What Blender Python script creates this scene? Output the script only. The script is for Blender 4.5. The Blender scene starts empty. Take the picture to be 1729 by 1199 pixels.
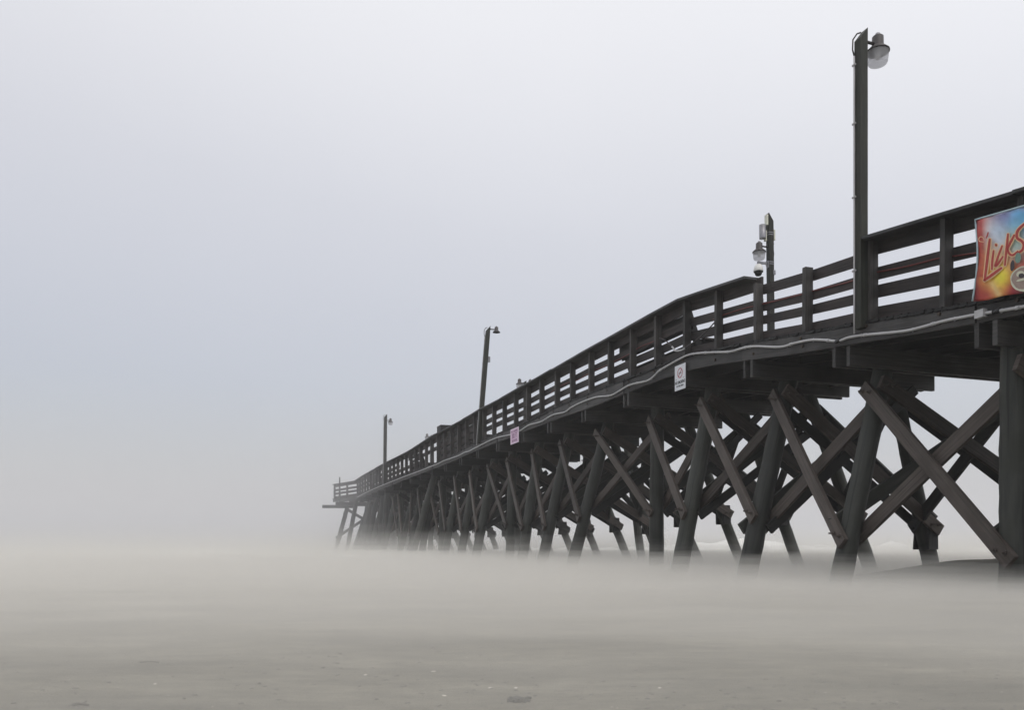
import bpy, math, random
from mathutils import Vector, noise, Matrix
random.seed(7)
sc = bpy.context.scene
R = math.radians
# ------------------------------------------------------------------ camera
HC = 0.60                      # lens height above the near sand
F = 1400.0; CX = 864.5; HY = 925.0
cam = bpy.data.cameras.new('camera'); camo = bpy.data.objects.new('camera', cam)
sc.collection.objects.link(camo); sc.camera = camo
cam.sensor_width = 36.0; cam.lens = F / 1729 * 36.0
cam.shift_y = (HY - 599.5) / 1729
cam.clip_start = 0.05; cam.clip_end = 3000
camo.location = (0, 0, HC); camo.rotation_euler = (R(90), 0, 0)
# ------------------------------------------------------------------ sky, sun, exposure
SUN_EL, SUN_AZ = 60.0, 150.0    # degrees; azimuth clockwise from +Y
w = bpy.data.worlds.new("World"); sc.world = w; w.use_nodes = True
nt = w.node_tree; N = nt.nodes; L = nt.links
for n in list(N): N.remove(n)
out = N.new('ShaderNodeOutputWorld'); bg = N.new('ShaderNodeBackground')
bg2 = N.new('ShaderNodeBackground'); add = N.new('ShaderNodeAddShader')
sky = N.new('ShaderNodeTexSky'); sky.sky_type = 'NISHITA'; sky.sun_disc = False
sky.sun_elevation = R(SUN_EL); sky.sun_rotation = R(SUN_AZ); sky.dust_density = 3; sky.air_density = 1
L.new(sky.outputs[0], bg.inputs['Color']); bg.inputs['Strength'].default_value = 0.05
# the overcast layer: brighter overhead and a little brighter towards the hidden sun
tc = N.new('ShaderNodeTexCoord'); sep = N.new('ShaderNodeSeparateXYZ')
L.new(tc.outputs['Generated'], sep.inputs[0])
nz = N.new('ShaderNodeTexNoise'); nz.inputs['Scale'].default_value = 1.7; nz.inputs['Detail'].default_value = 4
L.new(tc.outputs['Generated'], nz.inputs['Vector'])
m1 = N.new('ShaderNodeMath'); m1.operation = 'MULTIPLY_ADD'; m1.inputs[1].default_value = 0.10
L.new(nz.outputs[0], m1.inputs[0]); L.new(sep.outputs['Z'], m1.inputs[2])
m2 = N.new('ShaderNodeMath'); m2.operation = 'MULTIPLY_ADD'; m2.inputs[1].default_value = 0.09
L.new(sep.outputs['X'], m2.inputs[0]); L.new(m1.outputs[0], m2.inputs[2])
cr = N.new('ShaderNodeValToRGB'); e = cr.color_ramp.elements
e[0].position = 0.03; e[0].color = (0.345, 0.336, 0.345, 1)
e[1].position = 0.20; e[1].color = (0.45, 0.435, 0.443, 1)
for p, c in ((0.42, (0.625, 0.607, 0.605)), (0.60, (0.82, 0.80, 0.785)), (1.0, (1.10, 1.07, 1.04))):
    q = e.new(p); q.color = (*c, 1)
L.new(m2.outputs[0], cr.inputs[0])
L.new(cr.outputs[0], bg2.inputs['Color']); bg2.inputs['Strength'].default_value = 0.97
L.new(bg.outputs[0], add.inputs[0]); L.new(bg2.outputs[0], add.inputs[1]); L.new(add.outputs[0], out.inputs['Surface'])
sun = bpy.data.lights.new('sun', 'SUN'); sun.energy = 0.5; sun.angle = R(25); sun.color = (1, 0.97, 0.93)
suno = bpy.data.objects.new('sun', sun); sc.collection.objects.link(suno)
sv = Vector((math.sin(R(SUN_AZ)) * math.cos(R(SUN_EL)), math.cos(R(SUN_AZ)) * math.cos(R(SUN_EL)), math.sin(R(SUN_EL))))
suno.rotation_euler = sv.to_track_quat('Z', 'Y').to_euler()
sc.view_settings.view_transform = 'Standard'; sc.view_settings.look = 'None'
sc.view_settings.gamma = 1; sc.view_settings.exposure = 0.0
sc.cycles.volume_bounces = 2; sc.cycles.transparent_max_bounces = 96; sc.cycles.max_bounces = 16
sc.cycles.use_denoising = True
# ------------------------------------------------------------------ materials
def newmat(name):
    m = bpy.data.materials.new(name); m.use_nodes = True
    return m, m.node_tree.nodes, m.node_tree.links, m.node_tree.nodes['Principled BSDF']
def simple(name, col, rough=0.6, metal=0.0, var=0.25, scale=20):
    m, n, l, b = newmat(name)
    t = n.new('ShaderNodeTexCoord'); z = n.new('ShaderNodeTexNoise'); z.inputs['Scale'].default_value = scale
    z.inputs['Detail'].default_value = 4
    l.new(t.outputs['Object'], z.inputs['Vector'])
    mx = n.new('ShaderNodeMix'); mx.data_type = 'RGBA'
    mx.inputs[6].default_value = (*[c * (1 - var) for c in col], 1)
    mx.inputs[7].default_value = (*[min(1, c * (1 + var)) for c in col], 1)
    l.new(z.outputs[0], mx.inputs[0]); l.new(mx.outputs[2], b.inputs['Base Color'])
    b.inputs['Roughness'].default_value = rough; b.inputs['Metallic'].default_value = metal
    return m
def wood(name, ca, cb, stain=(0.02, 0.022, 0.02), rough=0.62, across=26, along=1.3):
    """weathered wet timber: grain runs along U (metres), V across"""
    m, n, l, b = newmat(name)
    uv = n.new('ShaderNodeUVMap'); uv.uv_map = 'UVMap'
    mp = n.new('ShaderNodeMapping'); mp.inputs['Scale'].default_value = (along, across, 1)
    l.new(uv.outputs[0], mp.inputs[0])
    g = n.new('ShaderNodeTexNoise'); g.inputs['Scale'].default_value = 1.0; g.inputs['Detail'].default_value = 6
    g.inputs['Roughness'].default_value = 0.65
    l.new(mp.outputs[0], g.inputs['Vector'])
    mx = n.new('ShaderNodeMix'); mx.data_type = 'RGBA'
    mx.inputs[6].default_value = (*ca, 1); mx.inputs[7].default_value = (*cb, 1)
    r = n.new('ShaderNodeMapRange'); r.inputs[1].default_value = 0.3; r.inputs[2].default_value = 0.72
    l.new(g.outputs[0], r.inputs[0]); l.new(r.outputs[0], mx.inputs[0])
    t = n.new('ShaderNodeTexCoord'); s = n.new('ShaderNodeTexNoise'); s.inputs['Scale'].default_value = 1.7
    s.inputs['Detail'].default_value = 5; l.new(t.outputs['Object'], s.inputs['Vector'])
    r2 = n.new('ShaderNodeMapRange'); r2.inputs[1].default_value = 0.46; r2.inputs[2].default_value = 0.66
    r2.inputs[4].default_value = 0.75
    l.new(s.outputs[0], r2.inputs[0])
    mx2 = n.new('ShaderNodeMix'); mx2.data_type = 'RGBA'; mx2.inputs[7].default_value = (*stain, 1)
    l.new(r2.outputs[0], mx2.inputs[0]); l.new(mx.outputs[2], mx2.inputs[6])
    oi = n.new('ShaderNodeObjectInfo'); rv = n.new('ShaderNodeMapRange'); rv.inputs[3].default_value = 0.68; rv.inputs[4].default_value = 1.35
    l.new(oi.outputs['Random'], rv.inputs[0])
    # long splits and checks along the grain
    mp2 = n.new('ShaderNodeMapping'); mp2.inputs['Scale'].default_value = (along * .45, across * 2.2, 1); l.new(uv.outputs[0], mp2.inputs[0])
    ck = n.new('ShaderNodeTexNoise'); ck.inputs['Scale'].default_value = 1.0; ck.inputs['Detail'].default_value = 2; l.new(mp2.outputs[0], ck.inputs['Vector'])
    rc = n.new('ShaderNodeMapRange'); rc.inputs[1].default_value = .62; rc.inputs[2].default_value = .70; rc.inputs[3].default_value = 1.0; rc.inputs[4].default_value = .35
    l.new(ck.outputs[0], rc.inputs[0])
    mm = n.new('ShaderNodeMath'); mm.operation = 'MULTIPLY'; l.new(rv.outputs[0], mm.inputs[0]); l.new(rc.outputs[0], mm.inputs[1])
    sc_ = n.new('ShaderNodeVectorMath'); sc_.operation = 'SCALE'; l.new(mx2.outputs[2], sc_.inputs[0]); l.new(mm.outputs[0], sc_.inputs['Scale'])
    l.new(sc_.outputs[0], b.inputs['Base Color'])
    b.inputs['Roughness'].default_value = rough
    b.inputs['Specular IOR Level'].default_value = 0.35
    bp = n.new('ShaderNodeBump'); bp.inputs['Strength'].default_value = 0.8; bp.inputs['Distance'].default_value = 0.014
    l.new(g.outputs[0], bp.inputs['Height']); l.new(bp.outputs[0], b.inputs['Normal'])
    return m
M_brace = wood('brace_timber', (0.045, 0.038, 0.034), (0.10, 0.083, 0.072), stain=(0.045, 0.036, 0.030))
M_pile = wood('pile_timber', (0.024, 0.027, 0.025), (0.06, 0.062, 0.054), stain=(0.028, 0.030, 0.024), across=9, along=0.7)
M_rail = wood('rail_timber', (0.019, 0.015, 0.0145), (0.052, 0.041, 0.038), stain=(0.018, 0.017, 0.018))
M_post = wood('post_timber', (0.040, 0.038, 0.036), (0.085, 0.078, 0.074), stain=(0.022, 0.022, 0.022))
M_fascia = wood('fascia_timber', (0.034, 0.034, 0.034), (0.078, 0.075, 0.073), stain=(0.028, 0.026, 0.026))
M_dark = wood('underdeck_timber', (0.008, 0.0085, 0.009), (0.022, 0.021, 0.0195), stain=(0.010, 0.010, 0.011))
M_pole = wood('pole_timber', (0.008, 0.011, 0.008), (0.032, 0.034, 0.025), stain=(0.018, 0.016, 0.011), across=18)
M_cap = wood('handrail_timber', (0.030, 0.031, 0.033), (0.085, 0.085, 0.088))
M_bolt = simple('rusty_bolt', (0.06, 0.045, 0.035), 0.6, 0.4)
M_pvc = simple('grey_conduit', (0.46, 0.46, 0.47), 0.45, 0, 0.18, 9)
M_white = simple('white_plastic', (0.75, 0.75, 0.72), 0.4, 0, 0.06)
M_cream = simple('cream_plastic', (0.70, 0.71, 0.60), 0.4, 0, 0.08)
M_grey = simple('grey_metal', (0.25, 0.25, 0.27), 0.4, 0.5, 0.15)
M_lamp = simple('lamp_metal', (0.035, 0.030, 0.031), 0.5, 0.1, 0.3)
M_black = simple('black_plastic', (0.015, 0.015, 0.017), 0.25, 0, 0.2)
M_red = simple('red_cable_sheath', (0.14, 0.026, 0.022), 0.5, 0, 0.3, 6)
M_dcable = simple('dark_cable_sheath', (0.035, 0.028, 0.028), 0.5)
def glassy(name):
    m, n, l, b = newmat(name)
    tr = n.new('ShaderNodeBsdfTranslucent'); tr.inputs[0].default_value = (0.86, 0.86, 0.88, 1)
    df = n.new('ShaderNodeBsdfGlossy'); df.inputs[0].default_value = (0.9, 0.9, 0.9, 1); df.inputs['Roughness'].default_value = 0.2
    gl = n.new('ShaderNodeBsdfDiffuse'); gl.inputs[0].default_value = (0.75, 0.75, 0.77, 1)
    tp = n.new('ShaderNodeBsdfTransparent'); tp.inputs[0].default_value = (0.9, 0.9, 0.92, 1)
    a = n.new('ShaderNodeMixShader'); a.inputs[0].default_value = 0.35
    c = n.new('ShaderNodeMixShader'); c.inputs[0].default_value = 0.08
    d = n.new('ShaderNodeMixShader'); d.inputs[0].default_value = 0.45
    l.new(tr.outputs[0], a.inputs[1]); l.new(gl.outputs[0], a.inputs[2])
    l.new(a.outputs[0], c.inputs[1]); l.new(df.outputs[0], c.inputs[2])
    l.new(c.outputs[0], d.inputs[1]); l.new(tp.outputs[0], d.inputs[2])
    l.new(d.outputs[0], n['Material Output'].inputs['Surface'])
    return m
M_glass = glassy('prismatic_lens')
# ------------------------------------------------------------------ mesh helpers
class MB:
    def __init__(s): s.v = []; s.f = []; s.uv = []; s.sm = []
    def face(s, idx, uvs, smooth=False): s.f.append(idx); s.uv.append(uvs); s.sm.append(smooth)
    def bar(s, A, B, wd, w, t, seg=1, jit=0.0, bow=0.0):
        """board A->B; wd = direction of its width w; t = thickness across both"""
        A = Vector(A); B = Vector(B); d = (B - A); Ln = d.length; d.normalize()
        wd = Vector(wd); wd = (wd - d * wd.dot(d)).normalized(); td = d.cross(wd).normalized()
        u0 = random.uniform(0, 50); v0 = random.uniform(0, 50); base = len(s.v)
        for i in range(seg + 1):
            k = i / seg; c = A + (B - A) * k + wd * (bow * math.sin(math.pi * k))
            for a, b2 in ((-1, -1), (1, -1), (1, 1), (-1, 1)):
                s.v.append(c + wd * (a * w / 2 + random.uniform(-jit, jit)) + td * (b2 * t / 2 + random.uniform(-jit, jit)))
        per = [0, w, w + t, 2 * w + t, 2 * w + 2 * t]
        for i in range(seg):
            p = base + 4 * i
            for k in range(4):
                k2 = (k + 1) % 4
                ua = u0 + Ln * i / seg; ub = u0 + Ln * (i + 1) / seg
                s.face((p + k, p + k2, p + 4 + k2, p + 4 + k), [(ua, v0 + per[k]), (ua, v0 + per[k + 1]), (ub, v0 + per[k + 1]), (ub, v0 + per[k])])
        for p, o in ((base, 1), (base + 4 * seg, 0)):
            q = [p, p + 3, p + 2, p + 1] if o else [p, p + 1, p + 2, p + 3]
            s.face(tuple(q), [(u0, v0), (u0 + t, v0), (u0 + t, v0 + w), (u0, v0 + w)])
        return s
    def tube(s, pts, r, n=8, r2=None, cap=True, jit=0.0, smooth=True):
        pts = [Vector(p) for p in pts]; m = len(pts); base = len(s.v); u0 = random.uniform(0, 50); u = 0
        ref = Vector((0, 0, 1)); prev = None; us = []
        for i, p in enumerate(pts):
            d = (pts[min(i + 1, m - 1)] - pts[max(i - 1, 0)]).normalized()
            if prev is None:
                rr = ref if abs(d.dot(ref)) < 0.9 else Vector((1, 0, 0))
                x = (rr - d * rr.dot(d)).normalized()
            else: x = (prev - d * prev.dot(d)).normalized()
            prev = x; y = d.cross(x)
            if i: u += (p - pts[i - 1]).length
            us.append(u)
            rad = r if r2 is None else r + (r2 - r) * i / (m - 1)
            for k in range(n):
                a = 2 * math.pi * k / n; q = rad * (1 + random.uniform(-jit, jit))
                s.v.append(p + x * math.cos(a) * q + y * math.sin(a) * q)
        for i in range(m - 1):
            for k in range(n):
                k2 = (k + 1) % n; a = base + i * n
                va = 2 * math.pi * r * k / n; vb = 2 * math.pi * r * (k + 1) / n
                s.face((a + k, a + k2, a + n + k2, a + n + k), [(u0 + us[i], va), (u0 + us[i], vb), (u0 + us[i + 1], vb), (u0 + us[i + 1], va)], smooth)
        if cap:
            s.face(tuple(base + k for k in range(n - 1, -1, -1)), [(u0, 0)] * n)
            s.face(tuple(base + (m - 1) * n + k for k in range(n)), [(u0, 0)] * n)
        return s
    def lathe(s, prof, c, n=24, axis=Vector((0, 0, 1)), smooth=True, flut=0.0):
        c = Vector(c); base = len(s.v)
        q = axis.to_track_quat('Z', 'Y')
        for r, z in prof:
            for k in range(n):
                a = 2 * math.pi * k / n; rr = r * (1 + (flut if k % 2 else -flut))
                s.v.append(c + q @ Vector((rr * math.cos(a), rr * math.sin(a), z)))
        for i in range(len(prof) - 1):
            for k in range(n):
                k2 = (k + 1) % n; a = base + i * n
                s.face((a + k, a + k2, a + n + k2, a + n + k), [(k / n, i), ((k + 1) / n, i), ((k + 1) / n, i + 1), (k / n, i + 1)], smooth)
        return s
    def cylx(s, c, d, r, h, n=8):
        c = Vector(c); d = Vector(d).normalized()
        return s.tube([c, c + d * h], r, n, smooth=False)
    def poly(s, pts, nrm, t):
        """extruded flat polygon"""
        nrm = Vector(nrm).normalized(); b = len(s.v); n = len(pts)
        for p in pts: s.v.append(Vector(p))
        for p in pts: s.v.append(Vector(p) + nrm * t)
        s.face(tuple(range(b, b + n)), [(0, 0)] * n); s.face(tuple(range(b + 2 * n - 1, b + n - 1, -1)), [(0, 0)] * n)
        for k in range(n):
            k2 = (k + 1) % n; s.face((b + k, b + n + k, b + n + k2, b + k2), [(0, 0)] * 4)
        return s
    def build(s, name, mat, parent=None, origin=None, fix=False):
        me = bpy.data.meshes.new(name)
        o0 = Vector(origin) if origin is not None else (Vector(parent.location) if parent is not None else Vector((0, 0, 0)))
        me.from_pydata([tuple(v - o0) for v in s.v], [], s.f)
        ul = me.uv_layers.new(name='UVMap'); k = 0
        for uvs in s.uv:
            for u in uvs: ul.data[k].uv = u; k += 1
        me.polygons.foreach_set('use_smooth', s.sm)
        if fix:
            import bmesh
            bm = bmesh.new(); bm.from_mesh(me); bmesh.ops.recalc_face_normals(bm, faces=bm.faces[:]); bm.to_mesh(me); bm.free()
        me.materials.append(mat); me.update()
        o = bpy.data.objects.new(name, me); sc.collection.objects.link(o)
        if parent is not None: o.parent = parent
        else: o.location = o0
        return o
def tag(o, label=None, cat=None, group=None, kind=None):
    if label: o['label'] = label
    if cat: o['category'] = cat
    if group: o['group'] = group
    if kind: o['kind'] = kind
    return o
def empty(name, loc, label, cat, group=None):
    o = bpy.data.objects.new(name, None); sc.collection.objects.link(o); o.location = loc
    o.empty_display_size = 0.2
    return tag(o, label, cat, group)
# sub-part helper: parts all sit with identity offset under their thing's Empty; a sub-part sits under a part mesh
def sub(mb, name, mat, part, root):
    o = mb.build(name, mat, None, origin=root.location); o.location = (0, 0, 0); o.parent = part
    return o
# ------------------------------------------------------------------ pier frame
KN = 13300.0
AL = Vector((-0.339, 1, 0)).normalized()       # along the pier, seaward
NI = Vector((AL.y, -AL.x, 0))                  # across the pier, inward (away from camera)
UP = Vector((0, 0, 1))
DEND = 63.0
def edge(D):
    if D <= DEND: return Vector((9.5 - 0.339 * D, D, 0))
    k = D - DEND
    return Vector((9.5 - 0.339 * DEND - 0.66 * k, DEND + k, 0))
def pt(D, P, z):
    return edge(D) + NI * P + Vector((0, 0, z + HC))
def x2D(x, P=0.0): return (KN + 1400 * P * (NI.x + 0.339 * NI.y)) / (x - 390.0) - 0  # depth of image column on the plane P
def onplane(x, y, P=0.0):
    """world point on the vertical plane parallel to the pier edge at offset P"""
    K = 1400 * (9.5 + P * (NI.x + 0.339 * NI.y)); Y = K / (x - 390.0)
    return Vector(((x - CX) * Y / F, Y, (HY - y) * Y / F + HC))
def tab(rows, ex=3):
    T = sorted((KN / (x - 390.0), (HY - y) * (KN / (x - 390.0)) / F) for x, y in rows)
    def f(D):
        if D <= T[0][0]:
            (a, za), (b, zb) = T[0], T[min(ex, len(T) - 1)]; return za + (zb - za) * (D - a) / (b - a)
        for (a, za), (b, zb) in zip(T, T[1:]):
            if D <= b: return za + (zb - za) * (D - a) / (b - a)
        return T[-1][1]
    return f
def smooth(f, h):
    def g(D): return (f(D - h) + 2 * f(D) + f(D + h)) / 4 if D - h > 9.5 else f(D)
    return g
FT = tab([(1729,496),(1640,512),(1590,521),(1460,542),(1430,548),(1411,553),(1320,568),(1270,576),(1210,590),(1153,600),(1106,621),(1063,638),(1024,653),(995,665),(961,678),(934,690.7),(910,703),(887,714),(846,730),(800,750),(754,774),(712,792),(651,815),(600,838)])
FB = tab([(1729,530),(1640,549.5),(1590,558),(1411,586.4),(1320,602.7),(1257.6,609),(1160,623),(1141,634.7),(1098.7,646),(1067,661),(1028,677),(995,690),(930,712),(880,731),(842,747),(811,759),(750,785),(683.5,811),(620,836),(597,845)])
FT = smooth(FT, 0.6); FB = smooth(FB, 0.8)
RA = tab([(1729,320.6),(1590,362),(1460,400.5)], 1)
RM = tab([(1430,436.3),(1370,457.6),(1351,463.8),(1285,481.4),(1280,482.5)], 1)
RB = tab([(1276,464),(1266.4,468),(1148,506),(1098,534.7),(1058.7,556),(1026,574.7),(990,594),(930.7,627),(887,652),(844,676),(815,690.7),(769.4,716.8),(741,731.5),(695,760.4),(646,785),(600.6,811.8)], 1)
def RT(D): return RA(D) if D < 12.38 else (RM(D) if D < 15.028 else RB(D))
W = 4.2
pier = empty('fishing_pier', pt(30, 2.5, -HC), 'long dark weathered timber pier on crossed braces and piles running out to sea', 'pier')
def P_(mb, name, mat): return mb.build(name, mat, pier)
# posts (stations measured panel by panel, then every 4 ft)
posts = [8.9, 9.98, 11.08, 12.37, 13.75, 15.03, 16.26, 17.39, 18.58, 19.73, 20.88, 22.0, 23.2, 24.3, 25.5, 26.65]
while posts[-1] + 1.16 < DEND + 0.5: posts.append(posts[-1] + 1.16)
tail = [64.6, 66.8]
bents = [5.7, 8.05, 10.40, 12.87, 15.18, 17.40, 19.90, 22.3, 24.7, 27.0, 29.4]
while bents[-1] + 2.4 < DEND - 1: bents.append(bents[-1] + 2.4)
bents.append(66.3)
# deck planks
mb = MB(); D = 7.6
while D < DEND + 3.9:
    c = D + 0.065; j0 = random.uniform(-0.07, -0.035); j1 = random.uniform(-0.03, 0.03)
    zt = FT(c) + random.uniform(-0.003, 0.003)
    mb.bar(pt(c, j0, zt - 0.022), pt(c, W + 0.05 + j1, zt - 0.022), AL, 0.1375, 0.042, seg=3)
    D += 0.1325
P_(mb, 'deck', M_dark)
# fascia boards and their bolts
js = [7.6, 10.55, 15.35, 20.0, 24.7, 29.5, 34.2, 39.0, 43.8, 48.6, 53.3, 58.1, 63.0, 66.9]
for a, b in zip(js, js[1:]):
    for side, P0 in ((0, -0.03), (1, W)):
        n = max(2, int((b - a) / 0.45)); m = MB()
        ps = [a + 0.004 + (b - a - 0.008) * i / n for i in range(n + 1)]
        v0 = random.uniform(0, 30)
        q = -0.012 if (js.index(a) % 2) else 0.012
        for i in range(n + 1):
            d = ps[i]; zb, zt = FB(d), FT(d) - 0.05
            for P, z in ((P0 + q, zb), (P0 + q, zt), (P0 + q + 0.06, zt), (P0 + q + 0.06, zb)):
                m.v.append(pt(d, P, z + random.uniform(-0.003, 0.003)))
        for i in range(n):
            for k in range(4):
                k2 = (k + 1) % 4; A = 4 * i
                vv = [0, .25, .31, .56, .62]
                m.face((A + k, A + k2, A + 4 + k2, A + 4 + k), [(ps[i], v0 + vv[k]), (ps[i], v0 + vv[k + 1]), (ps[i + 1], v0 + vv[k + 1]), (ps[i + 1], v0 + vv[k])])
        m.face((0, 3, 2, 1), [(0, 0)] * 4); A = 4 * n; m.face((A, A + 1, A + 2, A + 3), [(0, 0)] * 4)
        o = P_(m, 'fascia_board', M_fascia)
        if side == 0 and a < 34:
            for d in [p for p in posts if a + .1 < p < b - .1]:
                for zz in (0.30, 0.72):
                    zc = FB(d) + (FT(d) - FB(d)) * zz
                    sub(MB().cylx(pt(d + random.uniform(-.03, .03), P0 + q + 0.01, zc), -NI, 0.026, 0.035), 'bolt', M_bolt, o, pier)
# stringers under the planks
for P in (0.5, 1.3, 2.1, 2.9, 3.6):
    m = MB()
    for a, b in zip(js, js[1:]):
        m.bar(pt(a + .01, P, (FB(a) + FT(a) - .05) / 2), pt(b - .01, P, (FB(b) + FT(b) - .05) / 2), UP, FT(a) - FB(a) - 0.055, 0.08)
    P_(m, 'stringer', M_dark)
# railing
def rail(z0, z1, P, t, a, b):
    """board between stations a,b; z0,z1 heights above the deck as functions"""
    n = max(1, int(round((b - a) / 1.16))); m = MB(); v0 = random.uniform(0, 40); dz = random.uniform(-.014, .014)
    for i in range(n + 1):
        d = a + (b - a) * i / n; lo, hi = z0(d) + dz, z1(d) + dz; wob = random.uniform(-.010, .010)
        for PP, z in ((P, lo), (P, hi), (P + t, hi), (P + t, lo)): m.v.append(pt(d, PP, z + wob))
    for i in range(n):
        for k in range(4):
            k2 = (k + 1) % 4; A = 4 * i; vv = [0, .15, .19, .34, .38]
            ua, ub = a + (b - a) * i / n, a + (b - a) * (i + 1) / n
            m.face((A + k, A + k2, A + 4 + k2, A + 4 + k), [(ua, v0 + vv[k]), (ua, v0 + vv[k + 1]), (ub, v0 + vv[k + 1]), (ub, v0 + vv[k])])
    m.face((0, 3, 2, 1), [(0, 0)] * 4); A = 4 * n; m.face((A, A + 1, A + 2, A + 3), [(0, 0)] * 4)
    return m
runs = [(7.7, 9.98), (9.98, 12.37), (12.39, 15.03)]
k = 5
while k + 4 < len(posts): runs.append((posts[k] + .01, posts[k + 4])); k += 4
runs.append((posts[k] + .01, DEND)); runs.append((DEND + .02, 66.8))
for a, b in runs:
    def H(d): return (RT(min(max(d, a + .02), b - .02)) - FT(d))
    mid = 12.38 <= a < 15
    if mid:
        lv = [(-0.02, 0.17), (0.30, 0.45), (0.56, 0.71), (0.85, 1.02)]
    else:
        lv = [(-0.02, 0.19), (0.30, 0.46), (0.555, 0.71), (0.86, 1.075)]
    for l0, l1 in lv:
        s = 1.0
        f0 = lambda d, l0=l0: FT(d) + l0 * ((H(d) + .065) / (1.02 if mid else 1.14))
        f1 = lambda d, l1=l1: FT(d) + l1 * ((H(d) + .065) / (1.02 if mid else 1.14))
        if random.random() < 0.12 and a > 24: continue
        P_(rail(f0, f1, 0.15, 0.04, a, b), 'rail_board', M_rail)
    if not mid:
        ha, hb = a, b
        if a < 12.3 and b > 12.3: hb = 12.36
        if 15 < a < 15.1: ha = 15.17
        c0 = lambda d: RT(min(max(d, ha + .02), hb - .02)) - 0.045
        c1 = lambda d: RT(min(max(d, ha + .02), hb - .02))
        P_(rail(c0, c1, -0.13, 0.31, ha, hb), 'handrail', M_cap)
for d in posts + tail:
    near = d < 12.6
    w_, dp = (0.085, 0.15)
    top = RT(d + (0.02 if abs(d - 12.37) < .01 or abs(d - 15.03) < .01 else 0)) - 0.047
    if abs(d - 13.75) < .01: top = RT(d) + 0.10
    if abs(d - 12.37) < .01: top = RA(12.3) - 0.05; w_ = 0.11
    if abs(d - 15.03) < .01: top = RB(15.05) - 0.155
    jz = random.uniform(-.006, .006)
    m = MB(); m.bar(pt(d, dp / 2 - .002, FT(d) + 0.001), pt(d + random.uniform(-.012, .012), dp / 2 - .002, top), AL, w_, dp, seg=4, jit=.0015)
    P_(m, 'railing_post', M_post)
# piles ------------------------------------------------------------
near_P = {10.40: (0.44, 0.44), 12.87: (0.72, 0.02), 15.18: (0.72, 0.0), 17.40: (0.55, -0.05), 19.90: (0.82, 0.80), 22.3: (0.5, -0.28), 24.7: (0.45, -0.2)}
far_P = {15.18: (3.45, 4.2), 17.40: (3.5, 4.75)}
ZT, ZB = 2.6, -0.25
NP, FPp = {}, {}
def pile(D, p, r=0.165, name='pile', zt=None, lean=0.0):
    (pt_, pb) = p
    zt = FB(D) - 0.02 if zt is None else zt
    pts = []
    n = 22; z1 = -HC - 0.9
    for i in range(n + 1):
        z = z1 + (zt - z1) * i / n; P = pb + (pt_ - pb) * (z - ZB) / (ZT - ZB)
        pts.append(pt(D + lean * (z - ZB), P, z) + Vector((random.uniform(-.006, .006), random.uniform(-.006, .006), 0)))
    m = MB(); m.tube(pts, r * 1.06, 22, r2=r * 0.94, jit=0.03)
    return P_(m, name, M_pile)
for i, D in enumerate(bents):
    if D in near_P: p = near_P[D]
    elif i % 4 == 2 and D > 20: p = (0.5, 0.42)
    else: p = (random.uniform(.45, .7), random.uniform(-.2, .05))
    NP[i] = p; pile(D, p, random.uniform(.155, .175))
    q = far_P.get(D, (random.uniform(3.55, 3.75), random.uniform(4.8, 5.0)))
    FPp[i] = q; pile(D, q, random.uniform(.14, .155))
    if D > 30 and i % 3 == 0: pile(D + .1, (2.4, 2.3 + random.uniform(-.3, .3)), .15)
pile(28.1, (4.5, 4.9), .14); pile(41.0, (0.3, -0.5), .17); pile(52.6, (0.35, 0.2), .19); pile(53.8, (0.35, 0.1), .2); pile(54.8, (0.5, 0.2), .2)
for d_ in (64.3, 58.6, 59.7, 60.9, 61.9, 62.6, 57.2): pile(d_, (random.uniform(.3, .8), random.uniform(-.3, .3)), .17); pile(d_ + .4, (2.2, random.uniform(1.9, 2.6)), .16)
def PP(p, z): return p[1] + (p[0] - p[1]) * (z - ZB) / (ZT - ZB)
# pile caps: two planks per bent
for i, D in enumerate(bents):
    for s in (-1, 1):
        m = MB(); dd = D + s * 0.125; zc = FB(dd) - 0.165
        e = -0.03 + random.uniform(-.03, .02)
        m.bar(pt(dd, e, zc), pt(dd, W - .04 + random.uniform(-.04, .04), zc), UP, 0.31, 0.07, seg=3, jit=.002)
        P_(m, 'pile_cap', M_fascia if D < 31 else M_dark)
# far end: a log sticking out under the last bent
m = MB(); m.tube([pt(66.2, -1.15, FB(63) - .42), pt(66.2, 1.6, FB(63) - .38)], 0.13, 10, jit=.06); P_(m, 'pile_cap', M_dark)
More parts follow.
